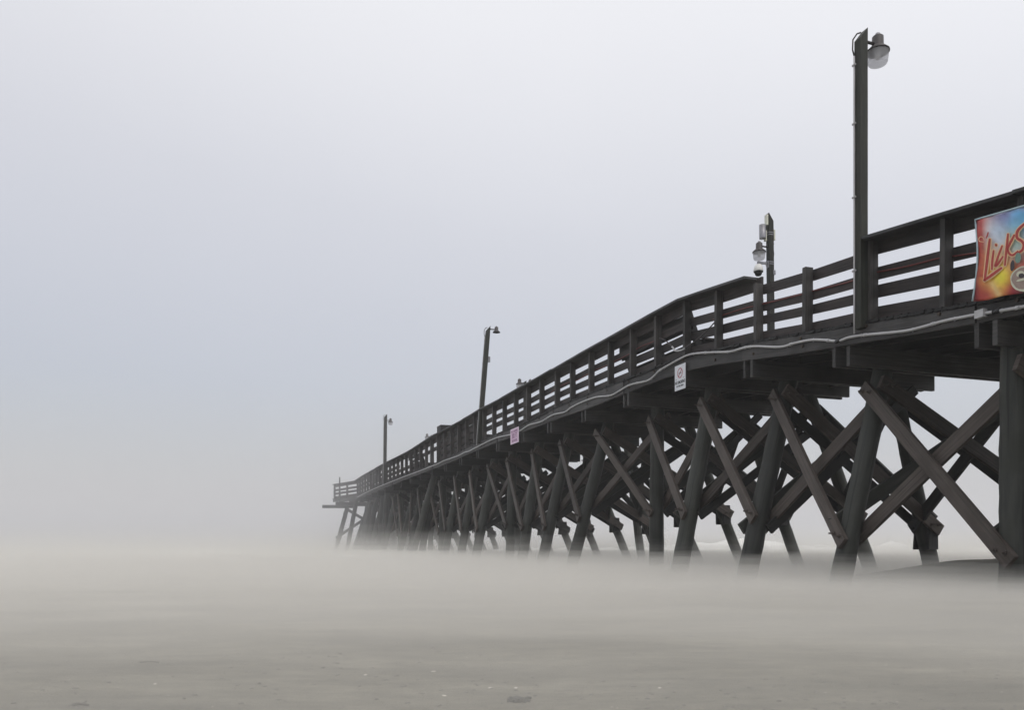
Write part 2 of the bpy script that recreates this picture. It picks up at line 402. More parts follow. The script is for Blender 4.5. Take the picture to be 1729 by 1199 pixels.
# braces
zbots = {2: 0.0, 3: -0.05, 4: 0.2, 5: 0.65, 6: 0.8, 7: 0.9, 8: 0.88, 9: 0.7}
braces = []; stuff = MB()
def plank(A, B, w, t, thick_dir, bolts=True, target=None):
    m = target or MB(); d = (B - A).normalized(); wd = d.cross(Vector(thick_dir)).normalized()
    L_ = (B - A).length
    m.bar(A - d * random.uniform(.12, .22), B + d * random.uniform(.12, .22), wd, w * random.uniform(.95, 1.05), t, seg=6 if target is None else 1, jit=.0025, bow=random.uniform(-.02, .02))
    if bolts:
        td = Vector(thick_dir).normalized()
        for q in (A, B):
            for e in (-.07, .07):
                c = q + wd * e * .6 + d * e
                m.cylx(c - td * (t / 2 + .055 + random.uniform(0, .05)), td, 0.013, 0.2)
                m.cylx(c - td * (t / 2 + .02), td, 0.032, 0.03)
    return m
for i in range(1, len(bents)):
    Da, Db = bents[i], bents[i - 1]
    if i < 2: zb = 0.0
    else: zb = zbots.get(i, 0.8 + random.uniform(-.1, .1))
    zt = FB(Da) - 0.68; zt2 = FB(Db) - 0.62
    last = (i == len(bents) - 1)
    for side, PR, r in ((0, NP, .165), (1, FPp, .15)):
        if last and side == 0: continue
        if i < 3 and side == 0: continue
        for kk in (0, 1):
            off = (-1 if (kk == 0) == (side == 0) else 1) * (r + .045)
            zA, zB = (zt, zb) if kk == 0 else (zb + .25, zt2)
            A = pt(Da, PP(PR[i], zA) + off, zA); B = pt(Db, PP(PR[i - 1], zB) + off, zB)
            if side == 1 and random.random() < .12 and i > 6: continue
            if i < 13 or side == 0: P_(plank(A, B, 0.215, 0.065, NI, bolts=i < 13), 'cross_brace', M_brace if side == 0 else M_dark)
            else: plank(A, B, 0.21, 0.07, NI, False, stuff)
for i in range(1, len(bents)):
    D = bents[i]; zt = FB(D) - 0.62; zb = max(zbots.get(i, .75), .35 if i > 2 else .05) + .1
    for kk in (0, 1):
        s = (-1 if kk == 0 else 1) * .21
        zn, zf = (zt, zb) if kk == 0 else (zb, zt)
        A = pt(D + s, PP(NP[i], zn) - .05, zn); B = pt(D + s, PP(FPp[i], zf) + .05, zf)
        if i < 12: P_(plank(A, B, 0.225, 0.07, AL), 'cross_brace', M_pile if kk else M_brace)
        else: plank(A, B, 0.22, 0.07, AL, False, stuff)
        if 3 < i < 14:
            s2 = -s; dz = random.uniform(-.35, .15)
            A = pt(D + s2, PP(NP[i], zn) + .22, zn + dz * (kk == 0)); B = pt(D + s2, PP(FPp[i], zf) + .05, zf + dz * (kk == 1))
            plank(A, B, 0.19, 0.06, AL, False, stuff)
# short doubling blocks where the lower brace ends meet the far piles
for i in range(2, len(bents)):
    D = bents[i]; zb = zbots.get(i, .8)
    for s in (-1, 1):
        A = pt(D + s * .17, PP(FPp[i], zb), zb - .24); B = pt(D + s * .13, PP(FPp[i], zb), zb + .3)
        stuff.bar(A, B, NI, .24, .07, seg=2, jit=.02)
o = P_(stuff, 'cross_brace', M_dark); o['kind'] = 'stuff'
# ------------------------------------------------------------------ lamps
def lamp_head(root, c, s=1.0, lens=True):
    """yard light: photocell, housing, flared hood, prismatic lens; c = middle of the hood rim"""
    c = Vector(c)
    m = MB(); m.lathe([(0, .20 * s), (.060 * s, .195 * s), (.082 * s, .175 * s), (.085 * s, .04 * s), (.098 * s, .03 * s), (.168 * s, -.035 * s), (.170 * s, -.055 * s), (.150 * s, -.05 * s), (.08 * s, .02 * s), (0, .02 * s)], c, 28)
    head = m.build('lamp_head', M_lamp, root)
    m = MB(); m.lathe([(.0, .235 * s), (.028 * s, .235 * s), (.036 * s, .225 * s), (.038 * s, .19 * s)], c, 14)
    sub(m, 'photocell', M_grey, head, root)
    if not lens: return head
    m = MB(); m.lathe([(.158 * s, -.045 * s), (.152 * s, -.09 * s), (.147 * s, -.14 * s), (.138 * s, -.215 * s), (.125 * s, -.235 * s), (.10 * s, -.24 * s), (.0, -.245 * s)], c, 56, flut=.012)
    sub(m, 'lens', M_glass, head, root)
    m = MB(); m.lathe([(0, .03 * s), (.035 * s, .02 * s), (.04 * s, -.10 * s), (.03 * s, -.16 * s), (0, -.175 * s)], c, 14)
    sub(m, 'bulb', M_white, head, root)
    return head
def oblique_pole(base, top, w, cut, root, mat=M_pole, ddir=NI):
    """square timber pole whose top is sawn at a slant; high side towards ddir"""
    base = Vector(base); top = Vector(top); m = MB(); n = 14
    x = AL; y = NI
    for i in range(n + 1):
        c = base + (top - base) * i / n; b = .006 * noise.noise(c * 1.3)
        for a, q in ((-1, -1), (1, -1), (1, 1), (-1, 1)):
            dz = 0
            if i == n: dz = (q * (ddir.dot(NI)) + 0) * cut / 2
            m.v.append(c + x * (a * w / 2 + b + random.uniform(-.0015, .0015)) + y * (q * w / 2 + b) + Vector((0, 0, dz)))
    H_ = (top - base).length
    for i in range(n):
        for k in range(4):
            k2 = (k + 1) % 4; A = 4 * i
            m.face((A + k, A + k2, A + 4 + k2, A + 4 + k), [(H_ * i / n, k * w), (H_ * i / n, (k + 1) * w), (H_ * (i + 1) / n, (k + 1) * w), (H_ * (i + 1) / n, k * w)])
    m.face((3, 2, 1, 0), [(0, 0)] * 4); A = 4 * n; m.face((A, A + 1, A + 2, A + 3), [(0, 0)] * 4)
    return m.build('pole', mat, root)
def lamp_post(D, P, ztop, zbase, lean, lab, hz, side=1, w=0.132, reach=.31, conduit=True, hs=1.0, lens=True):
    b = pt(D, P, zbase); t = pt(D, P, ztop) + AL * lean[0] + NI * lean[1]
    root = empty('lamp_post', b, lab, 'lamp post', 'timber lamp posts standing along the pier rail')
    oblique_pole(b, t, w, .17, root)
    ax = b + (t - b) * ((hz - zbase) / (ztop - zbase))
    hc = ax + NI * reach * side
    m = MB(); m.tube([ax + NI * side * w * .45 + UP * .06, ax + NI * side * (reach - .07) + UP * .06], .022, 10)
    m.tube([ax + NI * side * (w * .5) + UP * .06, ax + NI * side * (w * .5 + .015) + UP * .06], .05, 10)
    m.build('arm', M_lamp, root)
    lamp_head(root, hc, hs, lens)
    if conduit:
        o1 = -NI * (w * .5 + .012) + AL * (w * .5 - .012)
        pts = [b + o1 - UP * .06] + [b + (t - b) * k + o1 for k in (.1, .3, .6, .8, .93)]
        m = MB(); m.tube(pts, .014, 8)
        for k in (.2, .45, .7, .9):
            c = b + (t - b) * k; m.tube([c + o1 - NI * .004 - AL * .03, c + o1 - NI * .004 + AL * .03], .018, 6)
        m.build('conduit', M_pvc, root)
        c = b + (t - b) * .93
        m = MB(); m.tube([c + o1, c + o1 * 1.25 + UP * .1, c + o1 * 1.2 + UP * .25, c + o1 * .6 + UP * .33, c + NI * .0 + UP * .34], .011, 8)
        m.build('cable', M_dcable, root)
    return root
def zat(y, D): return (HY - y) * D / F
lp = lamp_post(12.42, -0.075, zat(58, 12.4), FT(12.4) - 0.12, (0, 0), 'tallest timber lamp post nearest the camera beside the colourful banner section of rail', zat(82, 12.5))
lp2 = lamp_post(31.5, -0.075, zat(555, 31.5), FT(31.5) - .1, (-.12, .32), 'leaning lamp post halfway along the pier left of the pink sign', zat(561, 31.7), w=.15, reach=.34, hs=.85, lens=False)
lp3 = lamp_post(50.8, -0.075, zat(702, 50.8), FT(50.8) - .1, (0, .05), 'distant lamp post standing near the far end of the pier', zat(712, 50.9), w=.17, hs=.9)
for m_ in (0,):
    # small junction box on the leaning post
    b = MB(); c = lp2.location + Vector((0, 0, 0))
    q = pt(31.5, 0.08, zat(606, 31.5)) + NI * .2
    b.bar(q - UP * .1, q + UP * .1, AL, .12, .14); b.build('junction_box', M_grey, lp2)
def twin(D, lab, hz):
    D0_ = D; D = D - W * NI.y; P = W - .02; b = pt(D, P, FT(D)); t = pt(D, P, hz + .1)
    root = empty('lamp_post', b, lab, 'lamp post', 'twin lamp posts on the far rail of the pier')
    oblique_pole(b, t, .12, .08, root)
    for s in (-1, 1):
        ax = pt(D, P, hz)
        m = MB(); m.tube([ax, ax + NI * s * .2 + UP * .04], .022, 8); m.build('arm', M_lamp, root)
        lamp_head(root, ax + NI * s * .27)
twin(39.25, 'twin headed lamp peeking over the handrail just above the pink sign', zat(648, 39.25))
twin(57.7, 'pair of small lamps peeking over the handrail beside the flat roofed booth', zat(738, 57.7))
# ------------------------------------------------------------------ camera and antenna pole on the far rail
KW = 1400 * (9.5 + W * (NI.x + .339 * NI.y)); DL = KW / 913
DP = DL - W * NI.y
b = pt(DP, W, FT(DP)); zt_ = zat(368, DL)
t = pt(DP, W, zt_) - NI * .06
root = empty('camera_pole', b, 'timber pole carrying a dome camera, white antenna panels and a yard lamp', 'camera pole')
oblique_pole(b, t, .135, -.2, root)
def ap(y): return b + (t - b) * ((zat(y, DL) - FT(DP)) / (zt_ - FT(DP)))
# lamp
ax = ap(418); m = MB(); m.tube([ax - NI * .05 + UP * 0, ax - NI * .24 + UP * 0], .022, 8); m.build('arm', M_lamp, root)
lamp_head(root, ap(425.5) - NI * .33)
# camera
m = MB(); a0 = ap(446); m.bar(a0 - NI * .06, a0 - NI * .38, UP, .05, .06); m.bar(a0 - NI * .05 - UP * .10, a0 - NI * .10 + UP * .06, AL, .1, .05)
arm = m.build('camera_arm', M_grey, root)
c0 = ap(459) - NI * .36
m = MB(); m.lathe([(0, .16), (.05, .155), (.09, .12), (.115, .05), (.125, -.02), (.12, -.035), (.0, -.035)], c0, 24)
hs = m.build('camera_housing', M_white, root)
m = MB(); m.lathe([(.118, -.03), (.122, -.05), (.095, -.07), (.085, -.11), (.06, -.145), (0, -.16)], c0, 24)
sub(m, 'dome', M_black, hs, root)
# antennas
def panel(y0, y1, off, w_, t_, mat, name='antenna_panel'):
    m = MB(); m.bar(ap(y1) + off, ap(y0) + off, AL, w_, t_, seg=1); o = m.build(name, mat, root)
    md = o.modifiers.new('bevel', 'BEVEL'); md.width = .012; md.segments = 2
    return o
panel(364, 382, -NI * .10, .11, .05, M_cream); panel(391, 409, -NI * .14, .09, .04, M_cream); panel(388, 406, NI * .115, .10, .045, M_cream)
m = MB(); q0, q1 = ap(405) - NI * .22, ap(382) - NI * .22; m.tube([q0, q0 + UP * .01, q1], .085, 20); m.tube([ap(394), ap(394) - NI * .16], .018, 8)
m.build('antenna_drum', M_grey, root)
m = MB()
for y in (394, 397.5, 443.5, 447): m.bar(ap(y) - NI * .071, ap(y) + NI * .071, UP, .02, .142)
m.build('strap', M_grey, root)
panel(457, 465, NI * .075 - AL * .03, .1, .07, M_grey, 'junction_box')
m = MB(); m.tube([ap(466) + NI * .078 - AL * .03, ap(560) + NI * .078 - AL * .03], .014, 8); m.build('conduit', M_pvc, root)
m = MB(); m.tube([ap(417) + NI * .07, ap(421) + NI * .1, ap(428) + NI * .112, ap(436) + NI * .1, ap(442) + NI * .05], .013, 8)
m.tube([ap(408) + NI * .1, ap(411) + NI * .12, ap(415) + NI * .1, ap(416) + NI * .06], .006, 6); m.build('cable', M_dcable, root)
# ------------------------------------------------------------------ conduit along the fascia, cables
def resample(P3, n=6):
    out_ = []
    for i in range(len(P3) - 1):
        p0 = P3[max(i - 1, 0)]; p1 = P3[i]; p2 = P3[i + 1]; p3 = P3[min(i + 2, len(P3) - 1)]
        for k in range(n):
            t_ = k / n
            out_.append(0.5 * ((2 * p1) + (p2 - p0) * t_ + (2 * p0 - 5 * p1 + 4 * p2 - p3) * t_ ** 2 + (3 * p1 - p0 - 3 * p2 + p3) * t_ ** 3))
    out_.append(P3[-1]); return out_
cpx = [(1800,503),(1729,517.5),(1690,524.5),(1675,527),(1656,530),(1634,534),(1593,542.3),(1551,554),(1521,560),(1460.6,565.7),(1433,570),(1415,576),(1387.7,574),(1367.7,574.4),(1340,580),(1317.7,586),(1275,585),(1255,587.7),(1232.6,594),(1205,595),(1170,597.7),(1150,605),(1115,625),(1105.6,634),(1093,643),(1064,650),(1047,659.5),(1030.7,668),(1005.7,671),(980.7,680),(964,688.6),(953.6,696),(932.8,701),(914,712),(893,718),(878.7,727),(860,734.5),(835,740.7),(801.6,757),(792,762),(785,764),(772,770.5),(750,778),(740,783),(730,787),(710,795),(700,798.6),(680,806),(660,814),(640,822),(620,831),(603,840)]
pts = resample([onplane(x, y, -0.075) for x, y in cpx], 5)
m = MB(); m.tube(pts, .021, 10)
for k in range(6, len(pts) - 1, 13): m.tube([pts[k] - (pts[k + 1] - pts[k]).normalized() * .03, pts[k] + (pts[k + 1] - pts[k]).normalized() * .03], .027, 10)
cd = m.build('electrical_conduit', M_pvc, None, origin=pts[20])
tag(cd, 'pale grey wavy plastic conduit pipe fixed along the outer edge beam of the pier', 'conduit')
m = MB(); q = onplane(1656, 530, -.085); m.bar(q - UP * .05, q + UP * .05, AL, .13, .07)
o = sub(m, 'junction_box', M_pvc, cd, cd); o.data.transform(Matrix.Identity(4))
m = MB()
for x, y in ((1415, 576), (1683, 525.5)):
    q = onplane(x, y, -.075); m.tube([q - AL * .05, q + AL * .05], .029, 10)
sub(m, 'joint', M_black, cd, cd)
m = MB()
for k in range(10, len(pts) - 1, 9): m.bar(pts[k] + UP * .03 + NI * .016, pts[k] - UP * .03 + NI * .016, AL, .02, .012)
sub(m, 'pipe_clip', M_grey, cd, cd)
red1 = [(1760,410),(1729,414),(1655,426),(1600,434),(1581,437),(1530,450),(1475,461),(1455,468),(1430,477),(1367.7,492.6),(1350,498),(1285,514),(1252,522),(1220,532.6),(1204,540)]
red2 = [(1117,571),(1102.7,577),(1085,584),(1073,590.7),(1058.7,600),(1037,610.7),(1018,620),(1000,627),(975,642),(960,646),(940,655),(930,664)]
for rp, lab in ((red1, 'red cable strung along the rail boards beside the banner'), (red2, 'reddish cable sagging along the rail past the white sign')):
    ps = resample([onplane(x, y, 0.135) for x, y in rp], 4); m = MB(); m.tube(ps, .012, 8)
    tag(m.build('power_cable', M_red, None, origin=ps[0]), lab, 'cable')
hang = [(1206,545),(1192,560),(1175,575),(1158.7,586.7),(1152,591),(1144,592.7),(1140,592),(1136.7,588),(1133,583),(1128,578.7),(1122,574),(1114,571)]
ps = resample([onplane(x, y, -.02) for x, y in hang], 4); m = MB(); m.tube(ps, .013, 8)
hc = tag(m.build('hanging_cable', M_dcable, None, origin=ps[0]), 'loose dark cable looping down outside the rail above the white sign', 'cable')
m = MB(); m.tube(ps[13:31], .02, 8); sub(m, 'conduit_sleeve', M_pvc, hc, hc)
# ------------------------------------------------------------------ signs
M_signw = simple('sign_white', (0.72, 0.74, 0.78), 0.4, 0, 0.05, 6)
M_signp = simple('sign_pink', (0.70, 0.50, 0.66), 0.5, 0, 0.08, 8)
M_signpl = simple('sign_pink_border', (0.80, 0.66, 0.78), 0.5, 0, 0.05, 8)
M_ink = simple('black_ink', (0.03, 0.035, 0.045), 0.5)
M_purp = simple('purple_ink', (0.30, 0.15, 0.28), 0.5)
M_sred = simple('sign_red', (0.42, 0.06, 0.09), 0.5)
def text_mesh(name, body, c, size, right, up, mat, part, root, squash=1.0, bold=0.0):
    cu = bpy.data.curves.new(name, 'FONT'); cu.body = body; cu.size = size; cu.align_x = 'CENTER'; cu.align_y = 'CENTER'; cu.offset = bold
    cu.extrude = .0015
    ob = bpy.data.objects.new('tmp', cu); sc.collection.objects.link(ob)
    bpy.context.view_layer.update()
    me = bpy.data.meshes.new_from_object(ob.evaluated_get(bpy.context.evaluated_depsgraph_get()))
    bpy.data.objects.remove(ob); bpy.data.curves.remove(cu)
    nrm = right.cross(up)
    for v in me.vertices:
        co = right * v.co.x * squash + up * v.co.y + nrm * v.co.z
        v.co = Vector(c) + co - root.location
    me.materials.clear(); me.materials.append(mat); me.name = name
    o = bpy.data.objects.new(name, me); sc.collection.objects.link(o); o.parent = part
    return o
RG = -AL     # a reader outside the pier sees shoreward to the right
def ring(c, r0, r1, right, up, m, n=28, t=.002):
    nrm = right.cross(up); b = len(m.v)
    for k in range(n):
        a = 2 * math.pi * k / n; d = right * math.cos(a) + up * math.sin(a)
        m.v += [c + d * r0 + nrm * t, c + d * r1 + nrm * t]
    for k in range(n):
        k2 = (k + 1) % n; m.face((b + 2 * k, b + 2 * k + 1, b + 2 * k2 + 1, b + 2 * k2), [(0, 0)] * 4)
# white no smoking sign
TL = onplane(1139.6, 619, -.065); BR = onplane(1157.6, 655, -.065)
wd = ((BR - TL) * Vector((1, 1, 0))).length; ht = (zat(619, TL.y) - zat(661, TL.y)); ctr = (TL + BR) / 2; ctr.z = (onplane(1148.5, 616, -.065).z + onplane(1148.5, 658, -.065).z) / 2
root = empty('no_smoking_sign', ctr - UP * ht / 2, 'white no smoking sign with red circle fixed below the bend in the pier', 'sign')
m = MB(); m.bar(ctr - UP * ht / 2, ctr + UP * ht / 2, AL, wd, .006); pn = m.build('panel', M_signw, root)
nrm = RG.cross(UP); f_ = ctr + nrm * .0045
m = MB(); ring(f_ + UP * ht * .17, .088, .106, RG, UP, m)
d_ = (RG + UP).normalized(); e_ = (RG - UP).normalized(); cc = f_ + UP * ht * .17 + nrm * .001
m.poly([cc - d_ * .09 - e_ * .008, cc - d_ * .09 + e_ * .008, cc + d_ * .09 + e_ * .008, cc + d_ * .09 - e_ * .008], nrm, .001)
sub(m, 'red_symbol', M_sred, pn, root)
m = MB(); cg = f_ + UP * ht * .165; m.poly([cg - RG * .055 - UP * .008, cg + RG * .055 - UP * .008, cg + RG * .055 + UP * .008, cg - RG * .055 + UP * .008], nrm, .0008)
for sx, sz in ((-.155, -.03), (.155, -.03)):
    m.cylx(f_ + RG * sx + UP * sz, nrm, .009, .004)
sub(m, 'cigarette', M_ink, pn, root)
text_mesh('lettering', 'NO SMOKING', f_ - UP * ht * .20, .088, RG, UP, M_ink, pn, root, .72, .002)
text_mesh('lettering', 'IN THIS AREA', f_ - UP * ht * .345, .05, RG, UP, M_ink, pn, root, .95, .001)
# pink sign
a = onplane(862, 738, -.11); b2 = onplane(876, 734, -.11); ctr = (a + b2) / 2; ctr.z = (onplane(869, 723.2, -.11).z + onplane(869, 749, -.11).z) / 2
wd = ((b2 - a) * Vector((1, 1, 0))).length * .98; ht = 25.8 * ctr.y / F
root = empty('pink_sign', ctr - UP * ht / 2, 'pale pink notice board with purple lettering hung on the pier edge beam', 'sign')
m = MB(); m.bar(ctr - UP * ht / 2, ctr + UP * ht / 2, AL, wd, .008); pn = m.build('panel', M_signpl, root)
f_ = ctr + nrm * .005
m = MB(); z = ht * .43; x = wd * .44; m.poly([f_ - RG * x - UP * z, f_ + RG * x - UP * z, f_ + RG * x + UP * z, f_ - RG * x + UP * z], nrm, .001); sub(m, 'pink_field', M_signp, pn, root)
f_ = f_ + nrm * .002
text_mesh('lettering', 'NO SURFING', f_ + UP * ht * .30, .11, RG, UP, M_purp, pn, root, 1.0, .003)
text_mesh('lettering', '300 FT', f_ + UP * ht * .0, .24, RG, UP, M_purp, pn, root, .8, .006)
text_mesh('lettering', 'FROM PIER', f_ - UP * ht * .31, .11, RG, UP, M_purp, pn, root, 1.0, .003)
# ------------------------------------------------------------------ banner
PBn = -0.165
def bq(x, y, dn=0.0):
    return onplane(x, y, PBn) + nrm * dn
gx, gy = 44, 30
root = empty('shop_banner', onplane(1690, 500, PBn), 'glossy red, yellow and blue advertising banner tied over the rail at right edge', 'banner')
bm_ = MB(); cols = []
def bcol(x, y):
    """printed artwork, given in the banner's own layout units"""
    def G(cx, cy, sx, sy): return math.exp(-((x - cx) / sx) ** 2 - ((y - cy) / sy) ** 2)
    c = Vector((0.42, 0.06, 0.05)); 
    def mx_(c, k, t_): k = max(0, min(1, k)); return c * (1 - k) + Vector(t_) * k
    c = mx_(c, 1.2 * G(1680, 440, 24, 60), (0.86, 0.56, 0.18))
    c = mx_(c, 1.1 * G(1682, 398, 22, 34), (0.62, 0.66, 0.74))
    c = mx_(c, 1.2 * G(1722, 372, 34, 30), (0.14, 0.36, 0.58))
    c = mx_(c, .8 * G(1695, 366, 18, 12), (0.20, 0.22, 0.42))
    c = mx_(c, .9 * G(1716, 410, 18, 28), (0.45, 0.62, 0.58))
    c = mx_(c, 1.1 * G(1692, 468, 15, 18), (0.72, 0.62, 0.10))
    c = mx_(c, 1.1 * G(1712, 492, 14, 14), (0.40, 0.05, 0.06))
    dl = (x - 1676) * .85 + (y - 480) * -.5
    c = mx_(c, .8 * math.exp(-(dl / 4.5) ** 2) * (1 / (1 + math.exp(-(y - 474) / 5))), (0.72, 0.60, 0.30))
    c = mx_(c, 1.2 * G(1738, 500, 22, 20), (0.03, 0.05, 0.06))
    c = mx_(c, .95 * math.exp(-((x - 1646) / 9) ** 2), (0.12, 0.02, 0.03)); c = mx_(c, .8 * math.exp(-((x - 1658) / 6) ** 2) * (y < 470), (0.34, 0.03, 0.03)); c = mx_(c, .8 * G(1663, 500, 18, 16), (0.30, 0.035, 0.04))
    c = mx_(c, .9 * G(1652, 404, 9, 22), (0.40, 0.05, 0.04))
    n_ = noise.noise(Vector((x * .12, y * .12, 3))) * .22 + noise.noise(Vector((x * .4, y * .4, 7))) * .14
    c = c * 1.22 * (1 + n_); g_ = (c.x + c.y + c.z) / 3
    return Vector([max(.01, min(.95, g_ + (q - g_) * 1.15)) for q in c])
XR = 1860.0
def bxy(i, j):
    u, v = i / gx, j / gy
    x = 1648 + (XR - 1648) * u; yt = 371 - (x - 1648) * .285 - (x - 1648) ** 2 * .00002; yb = 509.5 - (x - 1643) * .17 + math.sin(u * 17) * 1.2
    xl = x + (6 * math.sin(v * math.pi) * (1 - u) ** 3 - 5 * v * (1 - u) ** 3)
    return xl, yt + (yb - yt) * v
for j in range(gy + 1):
    for i in range(gx + 1):
        x, y = bxy(i, j); wv = .012 * math.sin(i * .55 + j * .1) + .01 * math.sin(j * .35)
        bm_.v.append(bq(x, y, wv)); cols.append((x, y))
for j in range(gy):
    for i in range(gx):
        A = j * (gx + 1) + i; bm_.face((A, A + gx + 1, A + gx + 2, A + 1), [(i, j), (i, j + 1), (i + 1, j + 1), (i + 1, j)], True)
m_, n, l, b = newmat('banner_print'); vc = n.new('ShaderNodeVertexColor'); vc.layer_name = 'print'
l.new(vc.outputs[0], b.inputs['Base Color']); b.inputs['Roughness'].default_value = .45
sheet = bm_.build('banner_sheet', m_, root)
ca = sheet.data.color_attributes.new('print', 'FLOAT_COLOR', 'POINT')
for k, (x, y) in enumerate(cols):
    c = bcol(x, y); ca.data[k].color = (c.x, c.y, c.z, 1)
md = sheet.modifiers.new('thick', 'SOLIDIFY'); md.thickness = .003
# hem
hp = [bxy(i, 0) for i in range(gx, -1, -2)] + [bxy(0, j) for j in range(2, gy + 1, 2)]
m = MB(); m.tube([bq(x, y, .012) for x, y in hp], .011, 8); sub(m, 'hem', simple('pale_hem', (.42, .55, .60), .5), sheet, root)
def stroke(px, w0, mat, dn, name='lettering'):
    """flat brushed stroke through banner points"""
    P3 = resample([Vector((x, y, 0)) for x, y in px], 6); m = MB(); n = len(P3)
    for k, p in enumerate(P3):
        d = (P3[min(k + 1, n - 1)] - P3[max(k - 1, 0)]).normalized(); q = Vector((-d.y, d.x, 0))
        tt = k / (n - 1); ww = w0 * (.75 + .25 * math.sin(math.pi * tt))
        m.v += [bq(*(p + q * ww / 2).xy, dn), bq(*(p - q * ww / 2).xy, dn)]
    for k in range(n - 1): m.face((2 * k, 2 * k + 1, 2 * k + 3, 2 * k + 2), [(0, 0)] * 4)
    b = len(m.v)
    for e, p in ((0, P3[0]), (1, P3[-1])):
        b = len(m.v)
        for k in range(12):
            a = math.pi * 2 * k / 12; m.v.append(bq(p.x + math.cos(a) * w0 * .40, p.y + math.sin(a) * w0 * .40, dn + .0004))
        m.face(tuple(range(b, b + 12)), [(0, 0)] * 12)
    return m
M_lr = simple('banner_red_ink', (.42, .040, .03), .45, 0, .15, 8); M_ly = simple('banner_cream_ink', (.85, .58, .34), .45, 0, .1, 8)
letters = [[(1674.5,405),(1672,425),(1669,450),(1666,473)], [(1665.6,473.5),(1675,467),(1685,459.5),(1694,453)],
           [(1681,424),(1679,440),(1678.2,455)], [(1685,413.5),(1685.6,415)],
           [(1695.5,416),(1690,430),(1684.3,447),(1685,449.5),(1690,444),(1696.5,434)],
           [(1705.5,396),(1703,420),(1700.2,448)], [(1716,397.5),(1710,409),(1704.5,421)], [(1704.5,420),(1708,429),(1714,431),(1722,425)],
           [(1734,378),(1727,384),(1721,392),(1721,402),(1728,407),(1732,413),(1730,422),(1722,428)]]
for s in letters:
    big = 5.2 if s[0][0] < 1675 and s[0][0] < 1670 or s[0][0] > 1730 or s[0][0] == 1674.5 else 4.3
    m = stroke(s, big + 3.2, M_ly, .030); sub(m, 'lettering_outline', M_ly, sheet, root)
    m = stroke(s, big - .6, M_lr, .034); sub(m, 'lettering', M_lr, sheet, root)
for s in ([(1664,409),(1661,408.5),(1656.5,407.5),(1656,403),(1659,400),(1663,402),(1665,406)],): sub(stroke(s, 1.2, M_ly, .030), 'lettering_outline', M_ly, sheet, root)
sub(stroke([(1669,402),(1671,397),(1672,393)], 2.6, M_lr, .034), 'lettering', M_lr, sheet, root)
M_pg = simple('banner_green_ink', (.16, .27, .22), .5, 0, .4, 30); M_pt = simple('banner_tan_ink', (.32, .24, .20), .5, 0, .3, 30); M_pd = simple('banner_dark_ink', (.04, .03, .035), .5)
M_pc = simple('banner_pale_ink', (.62, .62, .48), .5, 0, .2, 30)
def blob(cx, cy, rx, ry, mat, dn, rot=0, nm='picture'):
    m = MB(); k = 22
    pp = []
    for i in range(k):
        a = 2 * math.pi * i / k; r_ = 1 + .10 * noise.noise(Vector((cx + math.cos(a) * 2, cy + math.sin(a) * 2, 0)))
        X, Y = rx * math.cos(a) * r_, ry * math.sin(a) * r_
        pp.append(bq(cx + X * math.cos(rot) - Y * math.sin(rot), cy + X * math.sin(rot) + Y * math.cos(rot), dn))
    b = len(m.v); m.v += pp; m.face(tuple(range(k)), [(0, 0)] * k)
    sub(m, nm, mat, sheet, root)
blob(1733, 471, 24, 21, M_pc, .0355, -.4); blob(1733, 470, 21, 18, M_pt, .037, -.4); blob(1713.5, 449, 3.6, 9.5, M_pd, .0385, .1)
blob(1723, 436, 5, 9, M_pg, .0385, .1); blob(1727, 463, 7, 5, M_pc, .0385, -.3); blob(1729, 466, 5, 4, M_pd, .040, -.2); blob(1729, 473, 9, 2, M_pc, .0415, -.25)
# ------------------------------------------------------------------ things on the deck
def deck_booth():
    D0 = 40.0 - .53 * NI.y; root = empty('ticket_booth', pt(D0, 1.5, FT(D0)), 'dark flat roofed booth rising above the rail right of the paired lamps', 'booth')
    zt = zat(717, 40.0) - .06; m = MB()
    P0, P1, dl = .6, 2.9, .7
    z0 = FT(D0)
    for (a, b2) in (((D0, P0), (D0, P1)), ((D0, P1), (D0 + dl, P1)), ((D0 + dl, P0), (D0 + dl, P1)), ((D0, P0), (D0 + dl, P0))):
        n = 12
        for i in range(8):
            za = z0 + (zt - z0) * i / 8; zb = z0 + (zt - z0) * (i + 1) / 8 - .006
            A = pt(a[0], a[1], (za + zb) / 2); B = pt(b2[0], b2[1], (za + zb) / 2); m.bar(A, B, UP, zb - za, .025)
    m.build('wall', M_dark, root)
    m = MB(); m.bar(pt(D0 - .03, (P0 + P1) / 2, zt + .025), pt(D0 + dl + .03, (P0 + P1) / 2, zt + .025), NI, P1 - P0 + .03, .05); m.build('roof', M_dark, root)
deck_booth()
def bench(D0, D1, P0, lab, h=1.12):
    root = empty('deck_bench', pt((D0 + D1) / 2, P0 + .3, FT(D0)), lab, 'bench', 'slatted benches standing on the pier deck')
    n = 3
    for i in range(n):
        d = D0 + (D1 - D0) * i / (n - 1); z = FT(d)
        m = MB(); m.bar(pt(d, P0 + .42, z), pt(d, P0 + .02, z + h), AL, .09, .14); m.bar(pt(d, P0 + .35, z + .4), pt(d, P0 + .85, z + .4), UP, .1, .06)
        m.bar(pt(d, P0 + .8, z), pt(d, P0 + .8, z + .42), AL, .08, .09)
        m.build('support', M_dark, root)
    m = MB()
    for k in range(4):
        f = .48 + k * .17; zz = f * h; PPp = P0 + .42 - .40 * f - .06
        m.bar(pt(D0 - .15, PPp, FT(D0) + zz), pt(D1 + .15, PPp, FT(D1) + zz), UP, .155, .035)
    m.build('backrest', M_dark, root)
    m = MB()
    for k in range(4): m.bar(pt(D0 - .15, P0 + .42 + k * .12, FT(D0) + .47), pt(D1 + .15, P0 + .42 + k * .12, FT(D1) + .47), NI, .11, .035)
    m.build('seat', M_rail, root)
